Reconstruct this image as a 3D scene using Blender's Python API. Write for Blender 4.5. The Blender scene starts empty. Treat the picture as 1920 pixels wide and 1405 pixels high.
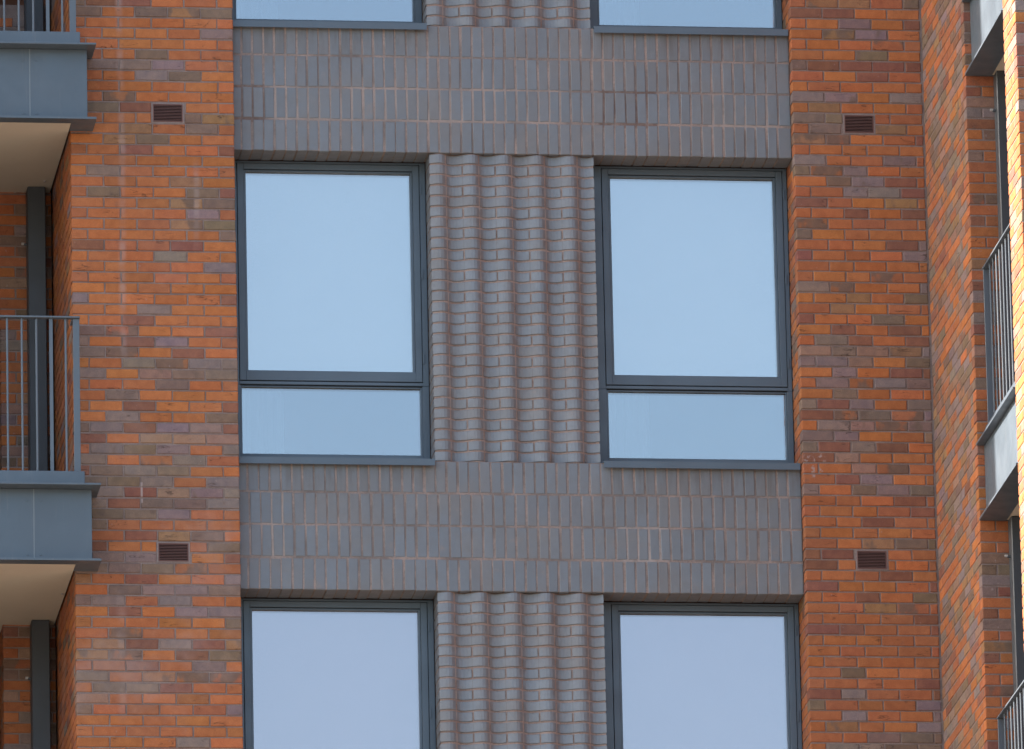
import bpy, bmesh, math, random
from mathutils import Matrix, Vector

random.seed(7)
SC = bpy.context.scene
COL = SC.collection

# ------------------------------------------------------------------ camera, sky, sun, exposure
cam = bpy.data.cameras.new("camera")
cam.sensor_width = 36.0
cam.lens = 391.44
cam.clip_start = 1.0
cam.clip_end = 2000.0
cam_ob = bpy.data.objects.new("camera", cam)
COL.objects.link(cam_ob)
YAW, PITCH, ROLL = math.radians(7.476), math.radians(15.090), math.radians(-1.208)
fw = Vector((math.sin(YAW) * math.cos(PITCH), math.cos(YAW) * math.cos(PITCH), math.sin(PITCH)))
rt = Vector((math.cos(YAW), -math.sin(YAW), 0.0))
up = rt.cross(fw)
r2 = rt * math.cos(ROLL) + up * math.sin(ROLL)
u2 = -rt * math.sin(ROLL) + up * math.cos(ROLL)
m = Matrix((r2, u2, -fw)).transposed().to_4x4()
m.translation = Vector((-9.532, -72.169, 1.6))
cam_ob.matrix_world = m
SC.camera = cam_ob

SUN_EL = math.radians(33.0)
SUN_A = math.radians(12.8)          # how far behind the facade plane the sun stands
sun_dir = Vector((-math.cos(SUN_A) * math.cos(SUN_EL), math.sin(SUN_A) * math.cos(SUN_EL), math.sin(SUN_EL)))
world = bpy.data.worlds.new("World")
SC.world = world
world.use_nodes = True
wn = world.node_tree
sky = wn.nodes.new("ShaderNodeTexSky")
sky.sky_type = 'NISHITA'
sky.sun_disc = False
sky.sun_elevation = SUN_EL
sky.sun_rotation = math.atan2(sun_dir.x, sun_dir.y)
sky.air_density = 1.0
sky.dust_density = 2.5
sky.ozone_density = 0.4
wn.links.new(sky.outputs[0], wn.nodes["Background"].inputs[0])
wn.nodes["Background"].inputs[1].default_value = 0.10
sl = bpy.data.lights.new("sun", 'SUN')
sl.energy = 4.4
sl.angle = math.radians(0.53)
sl.color = (1.0, 0.87, 0.78)
so = bpy.data.objects.new("sun", sl)
COL.objects.link(so)
so.rotation_euler = (-sun_dir).to_track_quat('-Z', 'Y').to_euler()
so.location = sun_dir * 60
SC.view_settings.view_transform = 'Standard'
SC.view_settings.look = 'None'
SC.view_settings.gamma = 1.0
SC.view_settings.exposure = 2.26
SC.view_settings.use_curve_mapping = False


# ------------------------------------------------------------------ node helpers
class NT:
    def __init__(self, name):
        self.mat = bpy.data.materials.new(name)
        self.mat.use_nodes = True
        self.t = self.mat.node_tree
        self.t.nodes.clear()
        self.out = self.t.nodes.new("ShaderNodeOutputMaterial")
        self.b = self.t.nodes.new("ShaderNodeBsdfPrincipled")
        self.t.links.new(self.b.outputs[0], self.out.inputs[0])
        self._pos = None

    def set(self, sock, v):
        if hasattr(v, "is_output") or isinstance(v, bpy.types.NodeSocket):
            self.t.links.new(v, sock)
        else:
            if isinstance(v, (tuple, list)) and len(v) == 3 and sock.type == 'RGBA':
                v = tuple(v) + (1.0,)
            sock.default_value = v

    def pos(self):
        if self._pos is None:
            self._pos = self.t.nodes.new("ShaderNodeNewGeometry").outputs["Position"]
        return self._pos

    def vmul(self, v, s):
        n = self.t.nodes.new("ShaderNodeVectorMath")
        n.operation = 'MULTIPLY'
        self.set(n.inputs[0], v)
        n.inputs[1].default_value = s
        return n.outputs[0]

    def noise(self, scale, detail=3.0, rough=0.55, vec=None, stretch=None):
        v = vec or self.pos()
        if stretch:
            v = self.vmul(v, stretch)
        n = self.t.nodes.new("ShaderNodeTexNoise")
        self.set(n.inputs["Vector"], v)
        n.inputs["Scale"].default_value = scale
        n.inputs["Detail"].default_value = detail
        n.inputs["Roughness"].default_value = rough
        return n.outputs["Fac"]

    def math(self, op, a, b=0.0, c=0.0):
        n = self.t.nodes.new("ShaderNodeMath")
        n.operation = op
        for i, v in enumerate((a, b, c)):
            if i < len(n.inputs):
                self.set(n.inputs[i], v)
        return n.outputs[0]

    def ramp(self, v, a, b, lo=0.0, hi=1.0):
        n = self.t.nodes.new("ShaderNodeMapRange")
        n.interpolation_type = 'SMOOTHSTEP'
        self.set(n.inputs[0], v)
        n.inputs[1].default_value = a
        n.inputs[2].default_value = b
        n.inputs[3].default_value = lo
        n.inputs[4].default_value = hi
        return n.outputs[0]

    def mix(self, f, a, b, mode='MIX'):
        n = self.t.nodes.new("ShaderNodeMix")
        n.data_type = 'RGBA'
        n.blend_type = mode
        self.set(n.inputs[0], f)
        self.set(n.inputs[6], a)
        self.set(n.inputs[7], b)
        return n.outputs[2]

    def xyz(self):
        n = self.t.nodes.new("ShaderNodeSeparateXYZ")
        self.t.links.new(self.pos(), n.inputs[0])
        return n.outputs

    def band(self, v, c, w):
        """1 at v == c, falling to 0 at distance w"""
        d = self.math('ABSOLUTE', self.math('SUBTRACT', v, c))
        return self.ramp(d, w * 0.15, w, 1.0, 0.0)

    def box(self, x0, x1, z0, z1, s=0.004):
        x, _, z = self.xyz()
        f = self.math('MULTIPLY', self.ramp(x, x0 - s, x0), self.ramp(x, x1, x1 + s, 1.0, 0.0))
        g = self.math('MULTIPLY', self.ramp(z, z0 - s, z0), self.ramp(z, z1, z1 + s, 1.0, 0.0))
        return self.math('MULTIPLY', f, g)

    def bump(self, h, strength, dist=0.002):
        n = self.t.nodes.new("ShaderNodeBump")
        n.inputs["Strength"].default_value = strength
        n.inputs["Distance"].default_value = dist
        self.set(n.inputs["Height"], h)
        self.t.links.new(n.outputs[0], self.b.inputs["Normal"])

    def fin(self, col, rough=0.85, spec=0.3):
        self.set(self.b.inputs["Base Color"], col)
        self.set(self.b.inputs["Roughness"], rough)
        self.b.inputs["Specular IOR Level"].default_value = spec
        return self.mat


def tint_sockets(n, per_object):
    if per_object:
        oi = n.t.nodes.new("ShaderNodeObjectInfo")
        return oi.outputs["Color"], oi.outputs["Alpha"]
    at = n.t.nodes.new("ShaderNodeAttribute")
    at.attribute_name = "tint"
    return at.outputs["Color"], at.outputs["Alpha"]


def efflorescence(n, col):
    """lime bloom on the left pier: two pale runs down the wall and cloudy patches low down"""
    x, y, z = n.xyz()
    wob = n.math('MULTIPLY', n.math('SUBTRACT', n.noise(1.3, 2), 0.5), 0.05)
    xw = n.math('ADD', x, wob)
    brk = n.ramp(n.noise(3.0, 4, 0.65, stretch=(0.5, 1, 1)), 0.36, 0.62)
    s1 = n.math('MULTIPLY', n.band(xw, -2.70, 0.035), n.ramp(z, 20.9, 21.6))
    s2 = n.math('MULTIPLY', n.band(xw, -2.19, 0.03), n.math('MULTIPLY', n.ramp(z, 22.0, 22.4), n.ramp(z, 22.7, 23.0, 1, 0)))
    s3 = n.math('MULTIPLY', n.band(xw, -2.73, 0.05), n.math('MULTIPLY', n.ramp(z, 18.7, 19.0), n.ramp(z, 19.5, 19.75, 1, 0)))
    st = n.math('MAXIMUM', s1, n.math('MAXIMUM', s2, s3))
    st = n.math('MULTIPLY', st, n.math('MULTIPLY', brk, 0.42))
    left = n.ramp(x, -2.0, -1.85, 1.0, 0.0)
    cl = n.math('MULTIPLY', n.ramp(n.noise(1.6, 5, 0.6), 0.48, 0.72, 0, 0.33), left)
    cl2 = n.math('MULTIPLY', cl, n.ramp(z, 21.4, 20.2, 0.25, 1.0))
    sp = n.ramp(n.noise(30, 2, 0.5), 0.70, 0.78, 0.0, 0.45)
    # white scuffs where lime ran out of the joints
    sc1 = n.math('MULTIPLY', n.box(-2.594, -2.583, 20.30, 20.44, 0.003), 1.0)
    sc2 = n.math('MULTIPLY', n.box(1.93, 2.06, 20.54, 20.70, 0.02), n.ramp(n.noise(30, 4, 0.65), 0.52, 0.62))
    f = n.math('MAXIMUM', st, n.math('MAXIMUM', cl2, sp))
    f = n.math('MAXIMUM', f, n.math('MULTIPLY', n.math('MAXIMUM', sc1, sc2), 0.75))
    return n.mix(f, col, (0.36, 0.29, 0.27))


def brick_material(name, per_object):
    n = NT(name)
    col, al = tint_sockets(n, per_object)
    # burnt patches: alpha says how much of the brick is fired grey
    nb = n.noise(7.5, 3, 0.5, stretch=(1.0, 1.0, 0.7))
    thr = n.math('SUBTRACT', 0.78, n.math('MULTIPLY', al, 0.42))
    bf = n.ramp(n.math('SUBTRACT', nb, thr), -0.05, 0.06, 0.0, 0.85)
    col = n.mix(bf, col, n.mix(n.noise(3.1, 2), (0.115, 0.090, 0.066), (0.165, 0.130, 0.118)))
    # kiln mottling and sandy grain
    col = n.mix(n.ramp(n.noise(16, 4, 0.6), 0.25, 0.75), n.mix(0.22, col, (0.10, 0.035, 0.02)), n.mix(0.13, col, (0.55, 0.26, 0.11)))
    gr = n.noise(150, 3, 0.7)
    col = n.mix(n.ramp(gr, 0.30, 0.75, 0.0, 0.30), col, (0.05, 0.03, 0.025))
    # drying creases, long and thin
    rid = n.math('ABSOLUTE', n.math('SUBTRACT', n.noise(5.0, 2, 0.5, stretch=(1.0, 1.0, 5.5)), 0.5))
    cr = n.math('MULTIPLY', n.ramp(rid, 0.004, 0.014, 1.0, 0.0), n.ramp(n.noise(4.3, 1, stretch=(1.3, 1, 2.5)), 0.57, 0.66))
    col = n.mix(n.math('MULTIPLY', cr, 0.6), col, (0.035, 0.022, 0.018))
    col = efflorescence(n, col)
    h = n.math('SUBTRACT', n.math('ADD', n.math('MULTIPLY', n.noise(60, 4, 0.6), 1.0), n.math('MULTIPLY', gr, 0.4)), n.math('MULTIPLY', cr, 1.2))
    n.bump(h, 0.55, 0.0025)
    return n.fin(col, 0.9, 0.2)


def blue_brick_material(name, per_object, ribs=False):
    n = NT(name)
    col, al = tint_sockets(n, per_object)
    col = n.mix(n.ramp(n.noise(2.6, 4, 0.6), 0.38, 0.70, 0.0, 0.5), col, (0.180, 0.168, 0.155))
    col = n.mix(n.ramp(n.noise(22, 4, 0.65), 0.3, 0.8, 0.0, 0.30), col, (0.130, 0.132, 0.138))
    sp = n.ramp(n.noise(55, 2, 0.5), 0.74, 0.80, 0.0, 0.35)
    col = n.mix(sp, col, (0.33, 0.29, 0.27))
    if not ribs:
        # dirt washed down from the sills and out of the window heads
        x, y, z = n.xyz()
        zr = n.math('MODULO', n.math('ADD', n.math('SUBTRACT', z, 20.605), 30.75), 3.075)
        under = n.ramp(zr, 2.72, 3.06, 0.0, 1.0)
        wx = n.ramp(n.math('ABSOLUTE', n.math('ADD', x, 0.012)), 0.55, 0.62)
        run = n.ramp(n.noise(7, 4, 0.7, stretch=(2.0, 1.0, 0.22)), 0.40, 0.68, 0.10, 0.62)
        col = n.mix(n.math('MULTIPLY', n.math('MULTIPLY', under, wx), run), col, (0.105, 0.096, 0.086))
    # mortar smears
    col = n.mix(n.ramp(n.noise(6.5, 5, 0.62), 0.60, 0.82, 0.0, 0.55), col, (0.25, 0.195, 0.165))
    if ribs:
        # mortar smear along the joints on each fall, widened to paint rib shade
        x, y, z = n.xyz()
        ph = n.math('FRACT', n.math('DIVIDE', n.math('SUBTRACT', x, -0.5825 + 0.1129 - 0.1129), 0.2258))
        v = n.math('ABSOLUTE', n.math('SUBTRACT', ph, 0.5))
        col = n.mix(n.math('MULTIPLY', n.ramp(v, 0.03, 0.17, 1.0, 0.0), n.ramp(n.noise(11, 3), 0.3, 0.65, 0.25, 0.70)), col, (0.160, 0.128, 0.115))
        # dummy joints: a pale pointed line on each fall, a faint dark one on each rise
        brk = n.ramp(n.noise(9, 3, 0.6), 0.30, 0.55, 0.15, 0.8)
        col = n.mix(n.math('MULTIPLY', n.ramp(v, 0.012, 0.024, 1.0, 0.0), brk), col, (0.31, 0.245, 0.215))
        v2 = n.math('ABSOLUTE', n.math('SUBTRACT', v, 0.5))
        col = n.mix(n.math('MULTIPLY', n.ramp(v2, 0.004, 0.012, 0.6, 0.0), brk), col, (0.11, 0.10, 0.10))
    n.bump(n.noise(90, 3, 0.6), 0.25, 0.0015)
    return n.fin(col, n.ramp(n.noise(9, 3), 0.3, 0.7, 0.48, 0.7), 0.4)


def mortar_material(name, col_a, col_b, patches=()):
    n = NT(name)
    col = n.mix(n.ramp(n.noise(5, 4, 0.6), 0.3, 0.7), col_a, col_b)
    col = n.mix(n.ramp(n.noise(120, 3, 0.7), 0.35, 0.75, 0.0, 0.45), col, tuple(c * 0.55 for c in col_a))
    for (x0, x1, z0, z1, c, f) in patches:
        brk = n.ramp(n.noise(14, 4, 0.65), 0.28, 0.62, 0.25, 1.0)
        col = n.mix(n.math('MULTIPLY', n.math('MULTIPLY', n.box(x0, x1, z0, z1, 0.02), f), brk), col, c)
    n.bump(n.noise(110, 4, 0.7), 0.6, 0.003)
    return n.fin(col, 0.95, 0.1)


def paint_material(name, col, rough=0.42, spec=0.5, dirt=0.25, buckle=0.0):
    n = NT(name)
    c = n.mix(n.ramp(n.noise(2.2, 4, 0.6), 0.35, 0.75, 0.0, dirt), col, tuple(x * 1.35 + 0.012 for x in col))
    c = n.mix(n.ramp(n.noise(14, 5, 0.7, stretch=(1, 1, 0.25)), 0.55, 0.8, 0.0, dirt), c, tuple(x * 0.72 for x in col))
    if buckle:
        drip = n.ramp(n.noise(9, 4, 0.7, stretch=(1.6, 1.6, 0.09)), 0.56, 0.74, 0.0, 0.30)
        c = n.mix(drip, c, (0.165, 0.175, 0.180))
    n.bump(n.math('ADD', n.noise(220, 2, 0.5), n.math('MULTIPLY', n.noise(2.4, 2, 0.5), 60.0 * buckle)), 0.06, 0.0006)
    return n.fin(c, n.ramp(n.noise(5, 4), 0.3, 0.7, rough - 0.06, rough + 0.10), spec)


def glass_material(name, tint, refl, through):
    """coated double glazing: mirror-like outer face, the room dimly seen through it"""
    n = NT(name)
    n.t.nodes.remove(n.b)
    g = n.t.nodes.new("ShaderNodeBsdfGlossy")
    g.inputs["Roughness"].default_value = 0.012
    g.inputs["Color"].default_value = tuple(tint) + (1.0,)
    bp = n.t.nodes.new("ShaderNodeBump")
    bp.inputs["Strength"].default_value = 0.10
    bp.inputs["Distance"].default_value = 0.02
    n.t.links.new(n.noise(0.9, 2, 0.5), bp.inputs["Height"])
    n.t.links.new(bp.outputs[0], g.inputs["Normal"])
    tr = n.t.nodes.new("ShaderNodeBsdfTransparent")
    tr.inputs["Color"].default_value = tuple(through) + (1.0,)
    mx = n.t.nodes.new("ShaderNodeMixShader")
    mx.inputs[0].default_value = refl
    n.t.links.new(tr.outputs[0], mx.inputs[1])
    n.t.links.new(g.outputs[0], mx.inputs[2])
    n.t.links.new(mx.outputs[0], n.out.inputs[0])
    return n.mat


M = {}
M['brick'] = brick_material("multi_red_brick", True)
M['brick_many'] = brick_material("multi_red_brick_joined", False)
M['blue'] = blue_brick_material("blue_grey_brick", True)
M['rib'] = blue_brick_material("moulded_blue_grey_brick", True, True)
M['mortar'] = mortar_material("pier_mortar", (0.205, 0.152, 0.132), (0.285, 0.220, 0.195))
MID = (0.33, 0.285, 0.26)
M['mortar_pink'] = mortar_material("band_mortar", (0.175, 0.148, 0.136), (0.330, 0.262, 0.232), patches=[
    (-1.94, -1.715, 23.02, 23.27, (0.11, 0.07, 0.058), 0.6),
    (-1.66, 0.35, 23.04, 23.26, MID, 0.55),
    (1.35, 1.80, 23.02, 23.25, MID, 0.7),
    (0.60, 0.98, 23.02, 23.27, (0.10, 0.06, 0.05), 0.6),
    (0.66, 0.985, 19.96, 20.19, (0.40, 0.36, 0.34), 0.55),
    (-1.72, -1.62, 19.98, 20.40, (0.40, 0.34, 0.30), 0.4)])
M['mortar_rib'] = mortar_material("rib_mortar", (0.27, 0.195, 0.165), (0.36, 0.28, 0.245))
M['frame'] = paint_material("slate_grey_window_paint", (0.072, 0.101, 0.130), 0.40, 0.5, 0.2)
M['steel'] = paint_material("slate_grey_balcony_paint", (0.076, 0.102, 0.126), 0.36, 0.5, 0.42, 1.0)
M['rail'] = paint_material("slate_grey_rail_paint", (0.085, 0.108, 0.130), 0.40, 0.5, 0.2)
M['gasket'] = paint_material("black_rubber", (0.012, 0.014, 0.017), 0.6, 0.3, 0.1)
M['post'] = paint_material("charcoal_pipe_paint", (0.050, 0.060, 0.070), 0.45, 0.5, 0.2)
M['soffit'] = paint_material("cream_soffit_board", (0.565, 0.51, 0.405), 0.7, 0.3, 0.15)
M['deck'] = paint_material("grey_deck", (0.20, 0.19, 0.18), 0.8, 0.2, 0.3)
M['vent'] = paint_material("brown_terracotta", (0.165, 0.092, 0.080), 0.8, 0.2, 0.3)
M['vent_dark'] = paint_material("vent_void", (0.012, 0.008, 0.008), 0.9, 0.1, 0.1)
M['screw'] = paint_material("zinc", (0.38, 0.37, 0.36), 0.35, 0.6, 0.1)
M['seam'] = paint_material("pale_joint", (0.16, 0.19, 0.21), 0.5, 0.4, 0.1)
M['glass_up'] = glass_material("coated_glass", (0.975, 0.98, 0.965), 0.302, (0.74, 0.78, 0.79))
M['glass_low'] = glass_material("coated_glass_fixed", (0.94, 0.965, 0.97), 0.274, (0.62, 0.68, 0.70))
M['glass_lav'] = glass_material("coated_glass_sky_tint", (1.0, 0.963, 0.968), 0.268, (0.68, 0.66, 0.69))  # bottom-row glass, the low sky's violet reflection put into its tint
M['blind'] = paint_material("pale_blind_fabric", (0.55, 0.54, 0.52), 0.9, 0.1, 0.12)
M['room'] = paint_material("room_plaster", (0.35, 0.33, 0.30), 0.9, 0.1, 0.2)
M['curtain'] = paint_material("grey_curtain", (0.42, 0.42, 0.43), 0.9, 0.1, 0.2)
n = NT("paved_ground")
M['ground'] = n.fin(n.mix(n.noise(0.4, 4), (0.120, 0.108, 0.090), (0.180, 0.160, 0.135)), 0.9, 0.2)
n = NT("plain_brickwork")
bt = n.t.nodes.new("ShaderNodeTexNoise")
M['body'] = n.fin(n.mix(n.noise(6, 3), (0.26, 0.10, 0.055), (0.17, 0.10, 0.075)), 0.9, 0.2)
n.t.nodes.remove(bt)


# ------------------------------------------------------------------ mesh helpers
class MB:
    def __init__(self):
        self.v, self.f, self.c = [], [], []

    def box(self, x0, x1, y0, y1, z0, z1, col=None):
        b = len(self.v)
        self.v += [(x0, y0, z0), (x1, y0, z0), (x1, y1, z0), (x0, y1, z0), (x0, y0, z1), (x1, y0, z1), (x1, y1, z1), (x0, y1, z1)]
        self.f += [(b, b + 1, b + 5, b + 4), (b + 1, b + 2, b + 6, b + 5), (b + 2, b + 3, b + 7, b + 6), (b + 3, b, b + 4, b + 7), (b + 4, b + 5, b + 6, b + 7), (b + 3, b + 2, b + 1, b)]
        self.c += [col] * 6
        return self

    def add(self, verts, faces, col=None):
        b = len(self.v)
        self.v += list(verts)
        self.f += [tuple(i + b for i in f) for f in faces]
        self.c += [col] * len(faces)
        return self

    def mesh(self, name, mat):
        me = bpy.data.meshes.new(name)
        me.from_pydata(self.v, [], self.f)
        if any(c is not None for c in self.c):
            at = me.attributes.new("tint", 'FLOAT_COLOR', 'FACE')
            flat = []
            for c in self.c:
                flat += list(c)
            at.data.foreach_set("color", flat)
        me.materials.append(mat)
        me.update()
        return me


def bevelled(me, w=0.002, seg=1):
    bm = bmesh.new()
    bm.from_mesh(me)
    bmesh.ops.bevel(bm, geom=list(bm.edges), offset=w, segments=seg, affect='EDGES', clamp_overlap=True)
    bm.to_mesh(me)
    bm.free()
    return me


def link(name, me, parent=None, loc=(0, 0, 0), color=None):
    o = bpy.data.objects.new(name, me)
    COL.objects.link(o)
    o.location = loc
    if parent:
        o.parent = parent
    if color:
        o.color = color
    return o


def thing(name, label, cat, loc=(0, 0, 0), group=None):
    o = bpy.data.objects.new(name, None)
    o.empty_display_size = 0.2
    COL.objects.link(o)
    o.location = loc
    o["label"] = label
    o["category"] = cat
    if group:
        o["group"] = group
    return o


def part(name, mb, mat, parent, bev=None, loc=(0, 0, 0)):
    me = mb.mesh(name, mat)
    if bev:
        bevelled(me, bev)
    return link(name, me, parent, loc)


def copy_tree(o, parent=None):
    c = o.copy()
    COL.objects.link(c)
    if parent:
        c.parent = parent
    for ch in list(o.children):
        copy_tree(ch, c)
    return c


# ------------------------------------------------------------------ brick shapes and colours
def brick_geo(L, H, D, rnd, j=0.0022, ch=0.0038):
    """a brick seen from its face (front at y = 0), arrises worn, 9 quads"""
    hx, hz = L / 2, H / 2
    q = [(-1, -1), (1, -1), (1, 1), (-1, 1)]
    out = [(sx * hx + rnd.uniform(-j, j), ch + 0.001, sz * hz + rnd.uniform(-j, j) * 0.8) for sx, sz in q]
    fr = [(o[0] - q[i][0] * ch * rnd.uniform(0.7, 1.6), rnd.uniform(-0.0012, 0.0012), o[2] - q[i][1] * ch * rnd.uniform(0.7, 1.6)) for i, o in enumerate(out)]
    bk = [(o[0], D, o[2]) for o in out]
    v = fr + out + bk
    f = [(0, 1, 2, 3)]
    for i in range(4):
        k = (i + 1) % 4
        f.append((4 + i, 4 + k, k, i))
        f.append((8 + i, 8 + k, 4 + k, 4 + i))
    return v, f


_cache = {}


def brick_mesh(L, H, D, mat, key, variants=7):
    k = (key, round(L, 3), round(H, 3), round(D, 3), random.randrange(variants))
    if k not in _cache:
        mb = MB()
        v, f = brick_geo(L, H, D, random.Random(hash(k) % 99991 + 3))
        mb.add(v, f)
        _cache[k] = mb.mesh("brick", mat)
    return _cache[k]


PAL = {  # linear colours of the multi brick, alpha = share fired grey
    'O': (0.455, 0.150, 0.053, 0.02), 'o': (0.390, 0.134, 0.058, 0.14), 'R': (0.235, 0.098, 0.070, 0.15),
    'G': (0.222, 0.176, 0.166, 0.25), 'B': (0.188, 0.140, 0.108, 0.30), 'T': (0.310, 0.170, 0.088, 0.45),
    'M': (0.365, 0.134, 0.062, 0.72), 'P': (0.290, 0.180, 0.140, 0.25)}


def tint(code, rnd):
    r, g, b, a = PAL[code]
    k = rnd.uniform(0.86, 1.12)
    return (r * k * rnd.uniform(0.94, 1.06), g * k * rnd.uniform(0.93, 1.07), b * k * rnd.uniform(0.85, 1.15), max(0, min(1, a + rnd.uniform(-0.08, 0.10))))


def rand_code(rnd, grey=0.25):
    if rnd.random() < grey:
        return rnd.choice("GGBBTPM")
    return rnd.choice("OOOOooooR")


BED = 23.034            # one bed joint; courses are 75 mm
CO = 0.075
BH = 0.0655
STOREY = 3.075
ZLO, ZHI = 18.25, 24.15
R0, R1 = math.floor((ZLO - BED) / CO), math.floor((ZHI - BED) / CO)


def course_z(r):
    return BED + CO * (r + 0.5)


LEFT = {10: "BRROOO", 9: "BOBTB", 8: "oOOOOO", 7: "OOOOG", 6: "oOOOOo", 5: "ooBoo", 4: "BGBGoo", 3: "oOGBO", 2: "oOOOOO", 1: "oMOOO",
        0: "oBRoOO", -1: "oOoBT", -2: "ooToBo", -3: "OTBOO", -4: "ooROOR", -5: "OoOOO", -6: "OGoOOo", -7: "OoOTO", -8: "oBOOBR", -9: "OoOTB",
        -10: "oOOOGo", -11: "OOoTB", -12: "OOOOOB", -13: "RooRO", -14: "OoOGOO", -15: "OOoOG", -16: "oOooOo", -17: "OOoOO", -18: "GOOOOR",
        -19: "OOGOO", -20: "OOROOO", -21: "BMOOR", -22: "BORGOo", -23: "BMORO", -24: "OOGMGG", -25: "GOPBG", -26: "oOOBOo", -27: "OBOOO",
        -28: "oOROOR", -29: "OGOOB", -30: "BGRGGR", -31: "ROPPP", -32: "oGBGOG", -33: "BOMGo", -34: "RBGBoO", -35: "BBGoG", -36: "GGRPGG",
        -37: "GRBBG", -38: "BBBGoo", -39: "BoOoO", -40: "ooRTMO", -41: "ROOoB", -42: "GGGoOR", -43: "BBBMo", -44: "ToROOG", -45: "OBGGB",
        -46: "BGoGOO", -47: "OROGG", -48: "oOOOOB", -49: "oMoOo", -50: "oTRGRT", -51: "TMORB", -52: "ooROGO", -53: "BoTMM", -54: "oBBROo",
        -55: "PoOoO", -56: "BooooG", -57: "OOOOO", -58: "oOoOOO", -59: "OOOGO"}
RIGHT = {11: "oTToB", 10: "RROOo", 9: "OOGOR", 8: "OTGOo", 7: "OOOMo", 6: "oOBOo", 5: "BRRRR", 4: "oORoo", 3: "OoOOo", 2: "GGOGo", 1: "oTOOo",
         0: "GBooo", -1: "oGGTo", -2: "TMOOR", -3: "oOooO", -4: "GooGo", -5: "BMGOo", -6: "OBGRo", -7: "ooGGR", -8: "RoOTo", -9: "OOROR",
         -10: "MOooo", -11: "BOOOO", -12: "ooORG", -13: "ROoOG", -14: "oOOoo", -15: "oOOMo", -16: "GMOOG", -17: "OOTOB", -18: "oTOoo", -19: "ROOBO",
         -20: "OROROo"[:5], -21: "OGROR", -22: "PBPTG", -23: "GGPOB", -24: "OGORR", -25: "OGMGB", -26: "OBOOO", -27: "GRGOG", -28: "RMBMG",
         -29: "OGPMB", -30: "GGOoP", -31: "BRGRO", -32: "RPoOo", -33: "oOPMO", -34: "oRGOo", -35: "GOBGB", -36: "ooORo", -37: "ooOoR", -38: "OORoo",
         -39: "oOoOO", -40: "oOTBB", -41: "RROOo", -42: "ROOOo", -43: "oOoRo", -44: "ROOOR", -45: "oORoB", -46: "ooTMo", -47: "ooOoR", -48: "RRooR",
         -49: "oOOoo", -50: "Ooooo", -51: "OooOo", -52: "oBOOo", -53: "oooOR", -54: "RGooR", -55: "BoooG", -56: "oGoOG", -57: "OToOG", -58: "ooBBB",
         -59: "oGGBB"}


def slab_with_holes(mb, x0, x1, y0, y1, z0, z1, holes):
    """one backing slab, left open where the vents sit"""
    z = z0
    for (hx0, hx1, hz0, hz1) in sorted(holes, key=lambda h: h[2]):
        mb.box(x0, x1, y0, y1, z, hz0)
        mb.box(x0, hx0, y0, y1, hz0, hz1)
        mb.box(hx1, x1, y0, y1, hz0, hz1)
        z = hz1
    mb.box(x0, x1, y0, y1, z, z1)


# ------------------------------------------------------------------ the setting
gm = MB()
gm.add([(-400, -400, 0), (400, -400, 0), (400, 400, 0), (-400, 400, 0)], [(0, 1, 2, 3)])
g = link("ground", gm.mesh("ground", M['ground']))
g["kind"] = "structure"

b = MB()
b.box(-6.4, 2.85, 2.1, 12, 0, 36)                       # body behind the facade
b.box(-2.93, 2.85, 1.0, 2.098, 16.6, 25.9)
b.box(-2.93, 2.85, 0.46, 2.098, 25.902, 36)
b.box(-2.93, 2.85, 0.46, 2.098, 0, 16.598)
b.box(-6.4, -5.3, 0.0, 2.098, 0, 36)                    # unseen end pier beyond the left balconies, placed to shadow the wing
b.box(-5.298, -3.05, 0.0, 2.098, 25.99, 36)  # unseen block over the balcony bay, added to shade the recess
b.box(-5.298, -3.05, 0.0, 2.098, 0, 16.72)
b.box(-3.03, 2.80, 0.004, 0.455, ZHI + 0.16, 36)
b.box(-3.03, 2.80, 0.004, 0.455, 0, ZLO - 0.1)
b.box(2.93, 10, -1.58, 12, 0, 36)                       # wing on the right
b.box(4.3, 10, -3.55, -1.582, 0, 36)
b.box(2.93, 4.298, -3.55, -3.25, 0, 36)
b.box(2.93, 4.298, -3.248, -1.70, 25.99, 36)
b.box(2.93, 4.298, -3.248, -1.70, 0, 16.70)
b.box(2.83, 2.93, -3.60, -0.05, ZHI + 0.16, 36)
b.box(2.83, 2.928, -3.60, -3.17, 0, ZLO - 0.1)
b.box(2.83, 2.928, -1.67, -0.05, 0, ZLO - 0.1)
bo = link("building_body", b.mesh("building_body", M['body']))
bo["kind"] = "structure"

VENT = {'L': (-2.480, -2.278), 'R': (2.268, 2.470)}
vent_holes = {k: [(x0 - 0.011, x1 + 0.011, BED - CO - s * STOREY + 0.004, BED + CO - s * STOREY - 0.004) for s in (0, 1)] for k, (x0, x1) in VENT.items()}


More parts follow.
